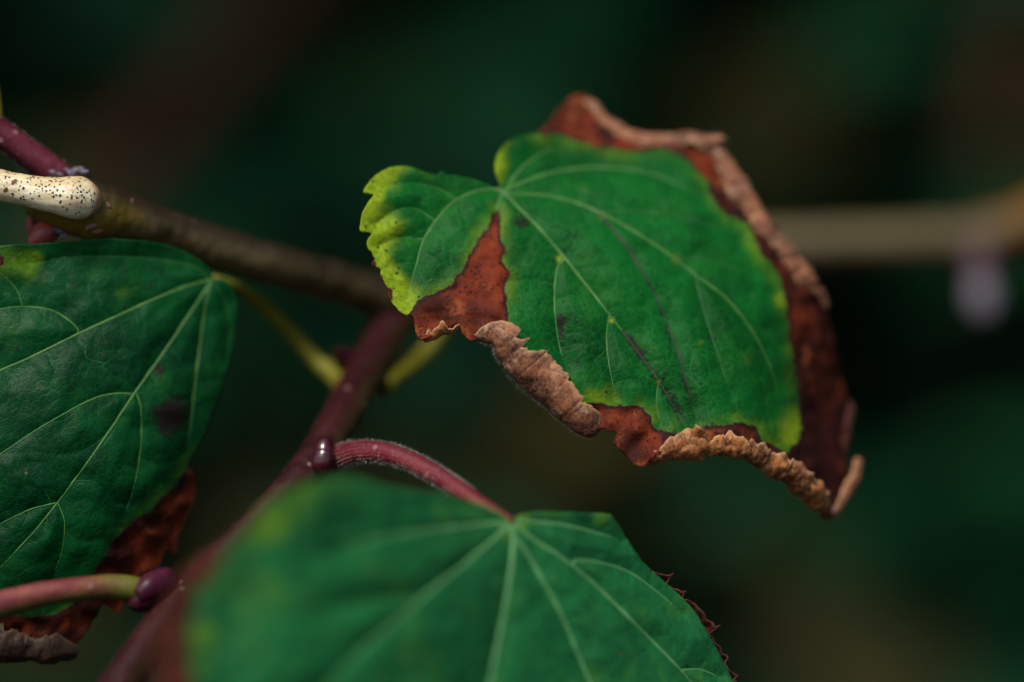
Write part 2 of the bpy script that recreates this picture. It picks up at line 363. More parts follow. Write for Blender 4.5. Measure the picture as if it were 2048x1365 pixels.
def ovoid(name, base, tip, r, mat, parent, seg=18, n=16, flat=1.0, sharp=1.0, lump=.04, t0=0.0, t1=1.0, a0=0.0, a1=2 * math.pi, scale=1.0, egg=False):
    """egg-shaped bud from base to tip (x, y, depth)"""
    a = pt(*[np.array(q, float) for q in base]); b = pt(*[np.array(q, float) for q in tip]); ax = b - a; L = np.linalg.norm(ax); T = ax / L
    A = np.cross(T, FWD); A /= np.linalg.norm(A); B = np.cross(A, T); rr = r * K
    V = []; full = abs(a1 - a0 - 2 * math.pi) < 1e-3
    an = np.linspace(a0, a1, seg, endpoint=not full)
    ts = np.linspace(t0, t1, n)
    for t in ts:
        w = math.sqrt(max(1 - (2 * t - 1) ** 2, .0004)) * (1.08 - .2 * t) * rr * scale if egg else (math.sin(math.pi * min(max(t, .004), .996) ** .8)) ** (.75 * sharp) * rr * scale
        for g in an: V.append(a + T * L * t + w * (math.cos(g) * A + flat * math.sin(g) * B))
    V = np.array(V)
    if lump: V = V + (nz(V, 400)[:, None] * lump * rr) * (A + B)
    s = len(an); F = []
    for i in range(n - 1):
        for j in range(s if full else s - 1): F.append((i * s + j, i * s + (j + 1) % s, (i + 1) * s + (j + 1) % s, (i + 1) * s + j))
    return build(name, V, F, mat, parent, thick=None if full else .00012)
lil = simple('bud_lilac', (.105, .09, .11), (.15, .13, .155), 300, rough=.5)
dpur = simple('node_purple', (.045, .022, .03), (.07, .034, .045), 300, rough=.5)
ovoid('bud_stalk', (1958, 470, 108), (1962, 590, 102), 42, dpur, bt)
ovoid('bud', (1962, 555, 102), (1968, 638, 98), 38, lil, bt, egg=True)

def back_stem(ctrl, label, mat):
    p = ctrl[0]; t = thing('background_stem', pt(*[np.array(q, float) for q in p[:3]]), label, 'stem', 'blurred stems in the hedge')
    tube('stem', ctrl, mat, t, step=25, seg=14, lump=.15, lf=25)
brn = simple('bark_brown', (.030, .020, .010), (.055, .036, .018), 60, (.03, .03, .012), 200, .9, .05)
red = simple('bark_red_brown', (.024, .011, .008), (.040, .017, .012), 60, (.02, .014, .008), 200, .9, .05)
back_stem([(60, 700, 500, 50), (260, 350, 510, 52), (480, 80, 520, 50), (800, -320, 540, 45)], 'thick red-brown stem leaning across the hedge above the olive branch', red)
back_stem([(520, 380, 700, 50), (620, 60, 710, 52), (760, -350, 720, 50)], 'brown stem rising steeply behind the leaning red-brown stem', brn)
back_stem([(1980, 330, 560, 60), (2040, 100, 570, 60), (2120, -300, 580, 55)], 'dark olive stem rising behind the tan twig', brn)

# ------------------------------------------------------------------ the branch
BASE = pt(np.array(-120.), np.array(380.), np.array(-2.))
branch = thing('leafy_branch', BASE, 'leafy branch with browned curling leaves, dark red shoot and cream speckled stub', 'branch')

def leaf(outline, ctrl, veins, browns, mat, step=3.2, yellow=(), dark=(), thinveins=(), scorch_shade=(), edge_yellow=(), bulge=.5, jag=(1.2, 4.0), label=None, brown_band=None, veinmat='vein', off=(0, 0), fold=None):
    O = resample(spline(outline, 8, closed=True), step * .9)[:-1]
    tps = TPS(ctrl); VL = [resample(spline([v_[:2] for v_ in v['p']], 8), 6) for v in veins]
    def snap(v, others):
        v = [tuple(q[:2]) for q in v]
        if others:
            A_ = np.vstack(others); dd_ = np.hypot(A_[:, 0] - v[0][0], A_[:, 1] - v[0][1]); k_ = dd_.argmin()
            if dd_[k_] < 30: v = [tuple(A_[k_])] + v[1:] if dd_[k_] < 12 else [tuple(A_[k_])] + v
        return v
    for i_, v in enumerate(veins):
        p_ = snap(v['p'], [l for l in VL[:i_]]) if i_ else v['p']
        VL[i_] = resample(spline(p_, 8), 6)
    TL = []
    for v in thinveins: TL.append(resample(spline(snap(v, VL + TL), 8), 6))
    def brown_sd(X, Y):
        b = np.full(len(X), -1e3)
        for p in browns: b = np.maximum(b, poly_sd(X, Y, resample(spline(p, 5, closed=True), 8)))
        return b * K * 1000
    # ragged edge: dead tissue frays more than the living blade
    bs = brown_sd(O[:, 0], O[:, 1]); Tn = np.roll(O, -1, 0) - np.roll(O, 1, 0); Nn = np.stack([Tn[:, 1], -Tn[:, 0]], 1); Nn /= np.linalg.norm(Nn, axis=1)[:, None] + 1e-9
    amp = np.where(bs > 0, jag[1], jag[0])
    q = np.c_[O, np.zeros(len(O))]
    O = O + Nn * (amp * (nz(q, .045, 3.1) + .8 * nz(q, .13, 9.2)))[:, None]
    x0, y0 = O.min(0); x1, y1 = O.max(0)
    gx, gy = np.meshgrid(np.arange(x0, x1, step), np.arange(y0, y1, step * .87)); gx[::2] += step / 2
    X = (gx + np.random.uniform(-.15, .15, gx.shape) * step).ravel(); Y = (gy + np.random.uniform(-.15, .15, gy.shape) * step).ravel()
    k = inside(X, Y, O); X, Y = X[k], Y[k]
    k = seg_dist(X, Y, np.vstack([O, O[:1]])) > step * .5; X, Y = X[k], Y[k]
    nb = len(O); pts = [Vector(p) for p in O] + [Vector(p) for p in zip(X, Y)]
    r = delaunay_2d_cdt(pts, [(i, (i + 1) % nb) for i in range(nb)], [], 1, .01)
    P = np.array([(v.x, v.y) for v in r[0]]); F = [tuple(f) for f in r[2]]
    cen = P[np.array(F)].mean(1); ok = inside(cen[:, 0], cen[:, 1], O); F = [f for f, o_ in zip(F, ok) if o_]
    # make faces look at the camera
    f0 = np.array(F); a = P[f0[:, 1]] - P[f0[:, 0]]; b = P[f0[:, 2]] - P[f0[:, 0]]; cr = a[:, 0] * b[:, 1] - a[:, 1] * b[:, 0]
    F = [f if c_ < 0 else f[::-1] for f, c_ in zip(F, cr)]
    def depth(X, Y, thin=True):
        d = tps(X, Y); vd = np.full(len(X), 1e3)
        for v, l in zip(veins, VL):
            wgt = v.get('g', 1.0)
            vd = np.minimum(vd, seg_dist(X, Y, l) / wgt)
        d = d - bulge * (1 - np.exp(-vd / 38.0))
        if thin:
            td = np.full(len(X), 1e3)
            for l in TL: td = np.minimum(td, seg_dist(X, Y, l))
            d = d + .10 * np.exp(-(td / 7) ** 2)
        q = np.stack([X, Y, np.zeros_like(X)], 1)
        bsd = brown_sd(X, Y)
        return d + .6 * nz(q, .009, 4.4) + .28 * nz(q, .026, 1.7) + np.where(bsd > 0, np.clip(bsd, 0, 1) * .7 * nz(q, .028, 6.6), 0)
    D = depth(P[:, 0], P[:, 1])
    yl = np.zeros(len(P)); dk = np.zeros(len(P))
    for x, y, r_, s_ in yellow: yl += s_ * np.exp(-((P[:, 0] - x) ** 2 + (P[:, 1] - y) ** 2) / r_ ** 2)
    do = seg_dist(P[:, 0], P[:, 1], np.vstack([O, O[:1]]))
    for x, y, r_, s_ in edge_yellow: yl += s_ * np.exp(-(do / 15) ** 2) * np.exp(-((P[:, 0] - x) ** 2 + (P[:, 1] - y) ** 2) / r_ ** 2)
    def darkf(X, Y):
        o_ = np.zeros(len(X))
        for x, y, rx, ry, an, s_ in dark:
            c_, s2 = math.cos(R(an)), math.sin(R(an)); u = (X - x) * c_ + (Y - y) * s2; v = -(X - x) * s2 + (Y - y) * c_
            o_ += s_ * np.exp(-(u / rx) ** 2 - (v / ry) ** 2)
        return o_
    dk = darkf(P[:, 0], P[:, 1])
    sc_ = np.zeros(len(P))
    for x, y, r_, s_ in scorch_shade: sc_ = np.maximum(sc_, s_ * np.exp(-((P[:, 0] - x) ** 2 + (P[:, 1] - y) ** 2) / r_ ** 2))
    o = build('leaf', pt(P[:, 0], P[:, 1], D), F, mat, branch, {'brown': brown_sd(P[:, 0], P[:, 1]), 'yellow': np.clip(yl, 0, 1.2), 'dark': np.clip(dk, 0, 1.2), 'scorch_shade': sc_}, thick=.00022)
    if label: o['label'] = label
    for v, l in zip(veins, VL):
        dd = depth(l[:, 0], l[:, 1], False); r0, r1 = v.get('r', (4.5, 1.8)); r0 *= .8; r1 *= .75; n = len(l)
        rr = np.linspace(r0, r1, n) * np.clip((1.03 - np.linspace(0, 1, n)) / .2, .15, 1) * (1 + .12 * nz(np.c_[l, np.zeros(n)], .05))
        ctrl_ = np.c_[l, dd + rr * K * 1000 * .55, rr]
        V, F2, at = tube_mesh(ctrl_[::2] if n > 8 else ctrl_, step=4, seg=8)
        at['dark'] = np.clip(darkf(*np.interp(np.repeat(np.linspace(0, 1, len(V) // 8), 8), np.linspace(0, 1, n), l[:, 0])[None], np.interp(np.repeat(np.linspace(0, 1, len(V) // 8), 8), np.linspace(0, 1, n), l[:, 1])) + v.get('dk', 0), 0, 1.2)
        build('vein', V, F2, M[v.get('m', veinmat)], o, at)
    for l in TL:
        dd = depth(l[:, 0], l[:, 1]); n = len(l); rr = np.linspace(1.2, .35, n)
        V, F2, at = tube_mesh(np.c_[l, dd + .05, rr], step=5, seg=6)
        at['dark'] = np.zeros(len(V)); build('side_vein', V, F2, M['vein_dim'], o, at)
    return o, depth

def roll(name, path, parent, mat, out=1, a0=-100, a1=150, jag=22, lump=.22, step=2.6, na=26, lf=420, tilt=(0, 0), seed=0., plate=100., seam=.10, skew=.42, thin=.88, tooth=38., open_=.22):
    """margin rolled up over the blade: rows photo x, y, depth mm, radius px; out=+1/-1 picks the outward side"""
    P = resample(spline(path, 10), step); C = pt(P[:, 0], P[:, 1], P[:, 2]); r = P[:, 3] * K; T = frames(C)
    Nn = -FWD + .45 * UP + tilt[0] * RIGHT + tilt[1] * UP
    B = np.cross(T, Nn); B /= np.linalg.norm(B, axis=1)[:, None]; B *= out; Nv = np.cross(B, T) * out; Nv /= np.linalg.norm(Nv, axis=1)[:, None]
    r = r * thin; n = len(C); s = np.arange(n) * step; V = np.zeros((n, na, 3)); E = np.zeros((n, na))
    for i in range(n):
        ph = s[i] / plate + 1.7 * mnoise.noise(Vector((s[i] * .017, seed, .3)))
        pt_ = s[i] / tooth + .9 * mnoise.noise(Vector((s[i] * .03, seed, 4.3))); ft = pt_ % 1.0; tw = .1 + 1.5 * abs(mnoise.noise(Vector((math.floor(pt_) * 3.7, seed, 2.2)))) 
        e1 = a1 + jag * (2.2 * tw * (ft ** 1.8 - .4) + 1.3 * mnoise.noise(Vector((s[i] * .022, seed, 1.3))) + .35 * mnoise.noise(Vector((s[i] * .16, seed, 5.3))))
        pk = 1 + lump * .9 * mnoise.noise(Vector((s[i] * .02, seed, 7.7)))
        an = np.radians(np.linspace(a0, e1, na))
        cusp = np.abs(np.sin(math.pi * (ph + skew * an))) ** .45
        rad = r[i] * pk * (1 + open_ * np.linspace(-.3, 1, na) ** 2) * (1 - seam * (1 - cusp))
        V[i] = C[i] + rad[:, None] * (np.cos(an)[:, None] * B[i] + np.sin(an)[:, None] * Nv[i]); E[i] = np.linspace(0, 1, na)
    V = V.reshape(-1, 3); rr = np.repeat(r, na)
    cen = np.repeat(C, na, 0); dirv = V - cen; dirv /= np.linalg.norm(dirv, axis=1)[:, None] + 1e-9
    V = V + dirv * (rr * lump * (.5 * nz(V, lf * .6, seed) + .9 * (.3 - np.abs(nz(V, lf * 1.1, seed + 3))) + .4 * (.3 - np.abs(nz(V, lf * 2.6, seed + 5)))))[:, None]
    F = []
    for i in range(n - 1):
        for j in range(na - 1):
            q = (i * na + j, i * na + j + 1, (i + 1) * na + j + 1, (i + 1) * na + j); F.append(q if out > 0 else q[::-1])
    o = build(name, V, F, mat, parent, {'edge': E.ravel()}, thick=.00016)
    return o, V.reshape(n, na, 3), cen.reshape(n, na, 3)[:, 0], dirv.reshape(n, na, 3)

def hairs(roots, dirs, parent, mat, lo=.25, hi=.7, wid=.016, droop=.3):
    V = []; F = []
    for p, d in zip(roots, dirs):
        d = d / (np.linalg.norm(d) + 1e-9) + np.random.normal(0, .35, 3); d /= np.linalg.norm(d); L = random.uniform(lo, hi) * 1e-3
        s = np.cross(d, FWD + np.random.normal(0, .2, 3)); s /= np.linalg.norm(s) + 1e-9; b = np.random.normal(0, droop, 3)
        w_ = wid * 1e-3; i = len(V)
        m = p + d * L * .5 + b * L * .12; e = p + d * L + b * L * .5
        V += [p - s * w_, p + s * w_, m + s * w_ * .7, m - s * w_ * .7, e]; F += [(i, i + 1, i + 2, i + 3), (i + 3, i + 2, i + 4)]
    return tag(build('hair', V, F, mat, parent, smooth=False), kind='stuff')

def stem_hairs(ctrl, parent, n, mat, t0=0., t1=1., **kw):
    V, F, a = tube_mesh(ctrl, step=3, seg=20); N = len(V) // 20; V = V.reshape(N, 20, 3); c = V.mean(1)
    rows = np.random.randint(int(N * t0), max(int(N * t1), 1), n); js = np.random.randint(0, 20, n)
    p = V[rows, js]; hairs(p, p - c[rows], parent, mat, **kw)

# ---- stems
olive = [(60, 398, 8, 34), (95, 402, 7.5, 50), (140, 412, 7, 60), (190, 425, 7.5, 58), (240, 432, 9.5, 50), (330, 462, 14, 45), (430, 495, 18, 43), (560, 535, 23, 42), (690, 572, 31, 41), (780, 598, 36, 44), (860, 618, 40, 30)]
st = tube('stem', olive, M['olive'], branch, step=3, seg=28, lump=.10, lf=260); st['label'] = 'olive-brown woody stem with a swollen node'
def bump_on(name, x, y, d, r, mat, parent, sq=.4):
    c = pt(np.array(float(x)), np.array(float(y)), np.array(float(d))); V = []; F = []; n, m = 6, 10
    g = random.uniform(-.9, .6); e1 = math.cos(g) * RIGHT + math.sin(g) * UP; e2 = -math.sin(g) * RIGHT + math.cos(g) * UP; el = random.uniform(1.2, 1.9)
    for i in range(n + 1):
        for j in range(m):
            th = math.pi * i / n; ph = 2 * math.pi * j / m; V.append(c + r * K * (math.sin(th) * math.cos(ph) * e1 * el + math.sin(th) * math.sin(ph) * e2 * .75 - sq * math.cos(th) * FWD) * random.uniform(.7, 1.15))
    for i in range(n):
        for j in range(m): F.append((i * m + j, i * m + (j + 1) % m, (i + 1) * m + (j + 1) % m, (i + 1) * m + j))
    build(name, V, F, mat, parent)
for x, y, d, r in ((189, 387, 4.4, 9), (183, 453, 4.0, 9), (193, 463, 4.5, 7), (201, 461, 4.7, 6), (211, 409, 4.4, 8), (236, 398, 6.4, 6), (250, 402, 7.1, 6), (262, 404, 7.7, 5), (306, 447, 9.6, 6), (345, 445, 11.8, 5)):
    bump_on('lenticel', x, y, d, r, M['cork'], st)
# cream speckled stub
def cream_mat():
    n = NT('dead_wood_cream'); mp = n.N.new('ShaderNodeMapping'); mp.inputs['Rotation'].default_value = (0, R(12), 0); mp.inputs['Scale'].default_value = (.22, 1, 1); n.t.links.new(n.co, mp.inputs[0])
    g = n.noise(1800, 4, .65, mp.outputs[0]); k = n.mix(n.ramp(g, .35, .7), (.58, .46, .25), (.88, .82, .62))
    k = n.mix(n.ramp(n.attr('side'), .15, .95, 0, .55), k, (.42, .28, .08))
    v = n.vor(1900, 'F1', n.warp(1500, .0006)); r = n.N.new('ShaderNodeSeparateColor'); n.t.links.new(v.outputs['Color'], r.inputs[0])
    d = n.math('MULTIPLY', n.ramp(v.outputs['Distance'], .26, .42, 1, 0), n.math('GREATER_THAN', r.outputs[0], n.ramp(n.math('ADD', n.math('MULTIPLY', n.attr('side'), .20), n.noise(330, 3)), .3, .62, .92, .05)))
    k = n.mix(d, k, (.03, .03, .03))
    v2 = n.vor(700, 'F1', n.warp(900, .0008)); r2 = n.N.new('ShaderNodeSeparateColor'); n.t.links.new(v2.outputs['Color'], r2.inputs[0])
    d2 = n.math('MULTIPLY', n.ramp(v2.outputs['Distance'], .28, .40, 1, 0), n.math('GREATER_THAN', r2.outputs[1], n.ramp(n.attr('along'), .62, .90, .3, 1.0))); k = n.mix(d2, k, (.14, .05, .03))
    k = n.mix(n.ramp(n.math('ADD', n.attr('along'), n.math('MULTIPLY', n.math('SUBTRACT', g, .5), .006)), .980, .988, 0, .9), k, (.36, .18, .07))
    return n.finish(k, .6, .3, n.bump(g, .3, .0002))
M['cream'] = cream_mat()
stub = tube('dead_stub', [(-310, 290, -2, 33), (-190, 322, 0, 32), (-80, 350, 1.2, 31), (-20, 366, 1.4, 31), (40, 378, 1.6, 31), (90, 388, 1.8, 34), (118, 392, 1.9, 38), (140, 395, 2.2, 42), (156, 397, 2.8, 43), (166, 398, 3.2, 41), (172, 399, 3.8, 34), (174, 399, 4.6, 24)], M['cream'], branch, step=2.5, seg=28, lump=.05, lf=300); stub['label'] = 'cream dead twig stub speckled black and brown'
# torn bark collar at the stub's end
def ring(name, x, y, d, rx, ry, w, mat, parent, an=0., lump=.15, yaw=0., a0=0., a1=2 * math.pi):
    c = pt(np.array(float(x)), np.array(float(y)), np.array(float(d))); V = []; F = []; n, m = 48, 8; ca, sa = math.cos(R(an)), math.sin(R(an)); dep = (math.cos(R(yaw)), math.sin(R(yaw)))
    for i in range(n):
        a = a0 + (a1 - a0) * i / (n - 1); u, v = rx * math.cos(a), ry * math.sin(a); e = np.array([math.cos(a), math.sin(a)])
        for j in range(m):
            b = 2 * math.pi * j / m; k2 = w * (1 + lump * math.sin(7 * a + 2 * math.sin(3 * a))); uu = u + k2 * math.cos(b) * e[0]; vv = v + k2 * math.cos(b) * e[1]; z = k2 * math.sin(b)
            px, py = uu * ca - vv * sa, uu * sa + vv * ca
            V.append(c + K * (px * dep[0] * RIGHT + py * UP + (z + px * dep[1]) * FWD))
    for i in range(n - 1):
        for j in range(m): F.append((i * m + j, i * m + (j + 1) % m, (i + 1) * m + (j + 1) % m, (i + 1) * m + j))
    return build(name, V, F, mat, parent)
# upright crimson shoot, its petiole, basal bud scales
up = tube('shoot', [(150, 392, 9, 34), (110, 350, 8.5, 32), (60, 312, 8, 30), (15, 278, 7.5, 29), (-30, 240, 7, 29), (-90, 190, 6, 29), (-200, 90, 3, 28), (-360, -80, 0, 26)], M['shoot_up'], branch, step=3, seg=20, lump=.06); up['label'] = 'short crimson shoot above the cream stub'
stem_hairs([(150, 392, 9, 34), (110, 350, 8.5, 32), (60, 312, 8, 30), (15, 278, 7.5, 29), (-30, 240, 7, 29)], up, 500, M['hair'], lo=.2, hi=.5, wid=.012)
tube('petiole', [(-6, 262, 7, 10), (-3, 235, 6.5, 9), (-4, 205, 6, 8), (-12, 160, 5, 8), (-40, 90, 3, 7), (-160, -60, 0, 7), (-280, -140, 0, 7)], M['pet_yel'], branch, step=3, seg=12)
for x, y, d, r_ in ((106, 345, 6.4, 8), (120, 350, 6.2, 7), (140, 347, 6.4, 10), (156, 342, 6.6, 12), (170, 345, 6.2, 8)): bump_on('bud_scale', x, y, d, r_, M['scale'], up, .5)
for x, y, d, r_ in ((100, 450, 5.6, 8), (112, 462, 5.2, 9), (126, 472, 5.0, 8)): bump_on('bud_scale', x, y, d, r_, M['scale'], st, .5)
tube('stem_stub', [(120, 430, 8, 26), (80, 440, 10, 24), (75, 470, 10, 20)], M['shoot_up'], branch, step=3, seg=14, lump=.08)
ovoid('bud', (114, 442, 7.5), (60, 496, 5.5), 28, M['bud_red'], branch, egg=True)
# dark red shoot
shoot = [(850, 545, 43, 36), (815, 605, 39, 41), (770, 680, 33, 42), (715, 775, 23, 41), (655, 885, 11, 40), (590, 970, 4, 36), (500, 1062, 0, 32), (420, 1140, -2, 33), (350, 1215, -5, 36), (280, 1310, -9, 40), (200, 1430, -14, 42), (120, 1560, -20, 44), (-60, 1900, -30, 46), (-200, 2250, -40, 46)]
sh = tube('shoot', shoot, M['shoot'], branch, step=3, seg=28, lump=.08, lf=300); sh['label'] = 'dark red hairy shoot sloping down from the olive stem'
stem_hairs(shoot[:-2], sh, 2600, M['hair_dark'], .25, .95, lo=.2, hi=.55, wid=.012)
b1 = ovoid('bud', (645, 947, 4.6), (651, 872, 5.4), 25, M['bud'], branch, lump=.06, egg=True); b1['label'] = 'glossy dark red bud at the red petiole'
ovoid('bud_scale', (642, 952, 4.1), (652, 888, 4.4), 25, M['bud'], b1, t0=.05, t1=.8, a0=R(190), a1=R(340), egg=True)
b2 = ovoid('bud', (348, 1160, -3.5), (258, 1214, -7.5), 32, M['bud_purple'], branch, lump=.05, egg=True); b2['label'] = 'purple pointed bud at the pink petiole'
ovoid('bud_scale', (352, 1150, -4), (262, 1198, -8.0), 29, M['bud_purple'], b2, t0=.05, t1=.92, a0=R(170), a1=R(320), egg=True, lump=.08)
ring('bud_scale_scar', 338, 1164, -4.6, 9, 26, 1.6, M['scale'], b2, 25, .4, a0=-1.2, a1=1.3)
ovoid('bud', (700, 735, 29), (672, 700, 24), 24, M['bud'], branch)

# ---- main leaf
rimA = [(952, 676, .2, 8), (968, 670, .2, 16), (1000, 672, .1, 27), (1030, 702, .1, 33), (1065, 742, .1, 35), (1105, 780, .1, 35), (1136, 810, .2, 32), (1164, 838, .4, 27), (1180, 856, .6, 20), (1190, 868, .8, 9)]
rimB = [(846, 677, .4, 7), (866, 668, .3, 12), (888, 656, .3, 17), (904, 650, .3, 15), (918, 648, .3, 8)]
rimC = [(1296, 922, .3, 10), (1330, 902, .3, 16), (1370, 896, .3, 21), (1410, 893, .5, 24), (1455, 892, 1.2, 23), (1500, 905, 2.4, 24), (1550, 932, 4.5, 26), (1600, 965, 7, 27), (1632, 998, 9.5, 21), (1650, 1020, 12, 12)]
rimD = [(1168, 205, 23, 10), (1190, 222, 22.5, 19), (1225, 262, 22, 24), (1275, 285, 21.5, 25), (1330, 288, 21.5, 24), (1390, 288, 21.5, 25), (1432, 305, 21, 24), (1458, 350, 20, 25), (1490, 405, 19, 26), (1530, 465, 18, 26), (1575, 520, 18, 27), (1612, 562, 18.5, 22), (1640, 592, 19.5, 13), (1650, 615, 20, 7)]
rimE = [(1662, 1030, 14, 8), (1690, 985, 16, 14), (1708, 948, 17, 14), (1716, 920, 18, 7)]
main_outline = [(1000, 386), (985, 374), (955, 362), (922, 353), (893, 349), (884, 342), (872, 350), (846, 343), (825, 335), (795, 333), (765, 342), (742, 358), (727, 382), (733, 387), (747, 389), (738, 402), (726, 425), (720, 455), (724, 464), (743, 467), (734, 482), (738, 500), (750, 518), (746, 530), (762, 540), (760, 555), (775, 575), (778, 595), (797, 620), (812, 630), (826, 630), (829, 650), (838, 677), (850, 680), (880, 662), (910, 652), (920, 656), (926, 668), (942, 680), (956, 676), (985, 672), (1030, 702), (1065, 742), (1105, 780), (1140, 812), (1172, 848), (1205, 860), (1230, 866), (1228, 884), (1243, 904), (1262, 922), (1278, 936), (1298, 924), (1330, 904), (1410, 896), (1500, 908), (1550, 935), (1600, 968), (1630, 1005), (1645, 1034), (1665, 1036), (1685, 1005), (1700, 960), (1693, 910), (1702, 850), (1692, 790), (1676, 720), (1662, 650), (1646, 605), (1612, 562), (1530, 465), (1490, 405), (1440, 315), (1390, 288), (1275, 285), (1225, 262), (1188, 205), (1160, 190), (1130, 205), (1100, 240), (1078, 265), (1040, 272), (1010, 288), (994, 315), (991, 345), (1000, 370)]
main_ctrl = [(1005, 385, 9.5), (735, 390, 5), (722, 455, 3.5), (785, 338, 7), (890, 345, 8.5), (870, 450, 6), (800, 480, 4.2), (825, 630, 1.5), (845, 675, .6), (940, 668, .2), (1000, 550, 4.2), (960, 600, 2), (1060, 740, .2), (1170, 850, .4), (1280, 935, .2), (1410, 895, .5), (1250, 650, 4), (1350, 800, 2), (1200, 430, 9.5), (1150, 200, 24), (1050, 280, 16), (1110, 270, 19), (1275, 285, 21.5), (1430, 305, 21), (1490, 405, 19), (1575, 520, 18), (1300, 400, 13), (1640, 592, 20), (1560, 600, 13), (1590, 800, 11), (1640, 700, 19), (1690, 800, 30), (1550, 935, 4.5), (1600, 968, 7), (1650, 1030, 14), (1700, 960, 19), (1480, 700, 6), (1350, 500, 10), (1400, 600, 8.5), (1180, 700, 1.5), (1460, 850, 2)]
main_veins = [
 dict(p=[(1006, 386), (985, 380), (950, 385), (912, 402), (880, 432), (848, 480), (830, 540), (812, 600)], r=(6, 2)),
 dict(p=[(912, 402), (872, 376), (820, 366), (772, 372)], r=(2.6, 1.2), g=.6),
 dict(p=[(868, 440), (832, 419), (792, 421), (752, 448)], r=(2.6, 1.2), g=.6),
 dict(p=[(848, 480), (802, 476), (760, 492)], r=(2.4, 1.1), g=.6),
 dict(p=[(1004, 390), (996, 410), (990, 432)], r=(5, 2.5)),
 dict(p=[(1010, 388), (1040, 420), (1080, 460), (1125, 512), (1170, 568), (1220, 632), (1268, 695), (1312, 755), (1350, 818), (1378, 865)], r=(6.5, 1.8)),
 dict(p=[(1123, 512), (1113, 545), (1109, 600), (1113, 660), (1122, 705), (1132, 740)], r=(3.4, 1.6)),
 dict(p=[(1220, 634), (1213, 670), (1218, 730), (1232, 795)], r=(3, 1.4)),
 dict(p=[(1316, 760), (1313, 810), (1322, 850)], r=(2.6, 1.2)),
 dict(p=[(1014, 384), (1080, 392), (1145, 405), (1200, 428), (1252, 455), (1310, 492), (1345, 516), (1392, 552), (1452, 598), (1502, 660), (1540, 735), (1562, 810)], r=(7, 2.2)),
 dict(p=[(1202, 428), (1280, 424), (1380, 440), (1480, 472)], r=(5, 2), m='vein_dim'),
 dict(p=[(1190, 424), (1222, 456), (1262, 508), (1300, 570), (1338, 655), (1366, 740), (1392, 838)], r=(5, 2.2), dk=.75, m='vein_dim'),
 dict(p=[(1345, 514), (1420, 522), (1508, 550)], r=(4.4, 1.8), m='vein_dim'),
 dict(p=[(1388, 552), (1404, 610), (1432, 700), (1462, 790)], r=(4, 1.8), m='vein_dim', dk=.35),
 dict(p=[(1502, 655), (1530, 665), (1560, 690)], r=(3, 1.5), m='vein_dim'),
 dict(p=[(1014, 380), (1075, 356), (1140, 341), (1210, 337), (1290, 346), (1360, 372), (1410, 402)], r=(7.5, 2.4)),
 dict(p=[(1008, 378), (1036, 345), (1072, 315), (1112, 294)], r=(6, 2.5)),
]
main_thin = [[(1111, 620), (1080, 612), (1050, 614)], [(1109, 570), (1070, 560), (1030, 565)], [(1225, 618), (1260, 614), (1290, 616)], [(1118, 700), (1150, 690), (1200, 680)], [(1060, 620), (1040, 640), (1020, 640)], [(1216, 700), (1190, 720), (1150, 735)], [(1245, 665), (1290, 670), (1330, 660)], [(1290, 725), (1330, 720), (1356, 715)], [(1226, 770), (1260, 760), (1300, 770)], [(900, 415), (930, 440), (940, 470)], [(845, 500), (870, 520), (890, 540)], [(1080, 462), (1060, 480), (1040, 485)], [(1170, 570), (1150, 590), (1115, 600)], [(1330, 790), (1350, 780), (1375, 785)], [(1150, 545), (1180, 535), (1230, 530)]]
main_browns = [
 [(988, 424), (1003, 432), (1005, 455), (1000, 480), (1012, 500), (1005, 520), (1015, 545), (1013, 600), (1016, 650), (1000, 720), (930, 740), (820, 730), (818, 640), (835, 602), (872, 585), (905, 568), (927, 535), (945, 500), (966, 465)],
 [(1165, 815), (1200, 806), (1240, 812), (1275, 808), (1300, 828), (1312, 856), (1345, 866), (1358, 882), (1340, 960), (1240, 990), (1140, 900)],
 [(1400, 862), (1440, 850), (1480, 846), (1512, 856), (1525, 880), (1556, 896), (1575, 906), (1590, 888), (1603, 850), (1597, 790), (1588, 730), (1580, 670), (1570, 600), (1552, 548), (1512, 490), (1498, 452), (1450, 428), (1425, 395), (1412, 365), (1380, 325), (1330, 300), (1260, 306), (1200, 296), (1150, 282), (1110, 268), (1075, 266), (1060, 150), (1500, 150), (1800, 600), (1800, 1100), (1600, 1100), (1380, 960)],
 [(738, 500), (752, 512), (750, 532), (735, 530)], [(755, 540), (768, 552), (772, 570), (758, 566)], [(770, 575), (784, 580), (784, 600), (770, 600)],
 [(735, 374), (742, 360), (752, 352), (738, 352)]]
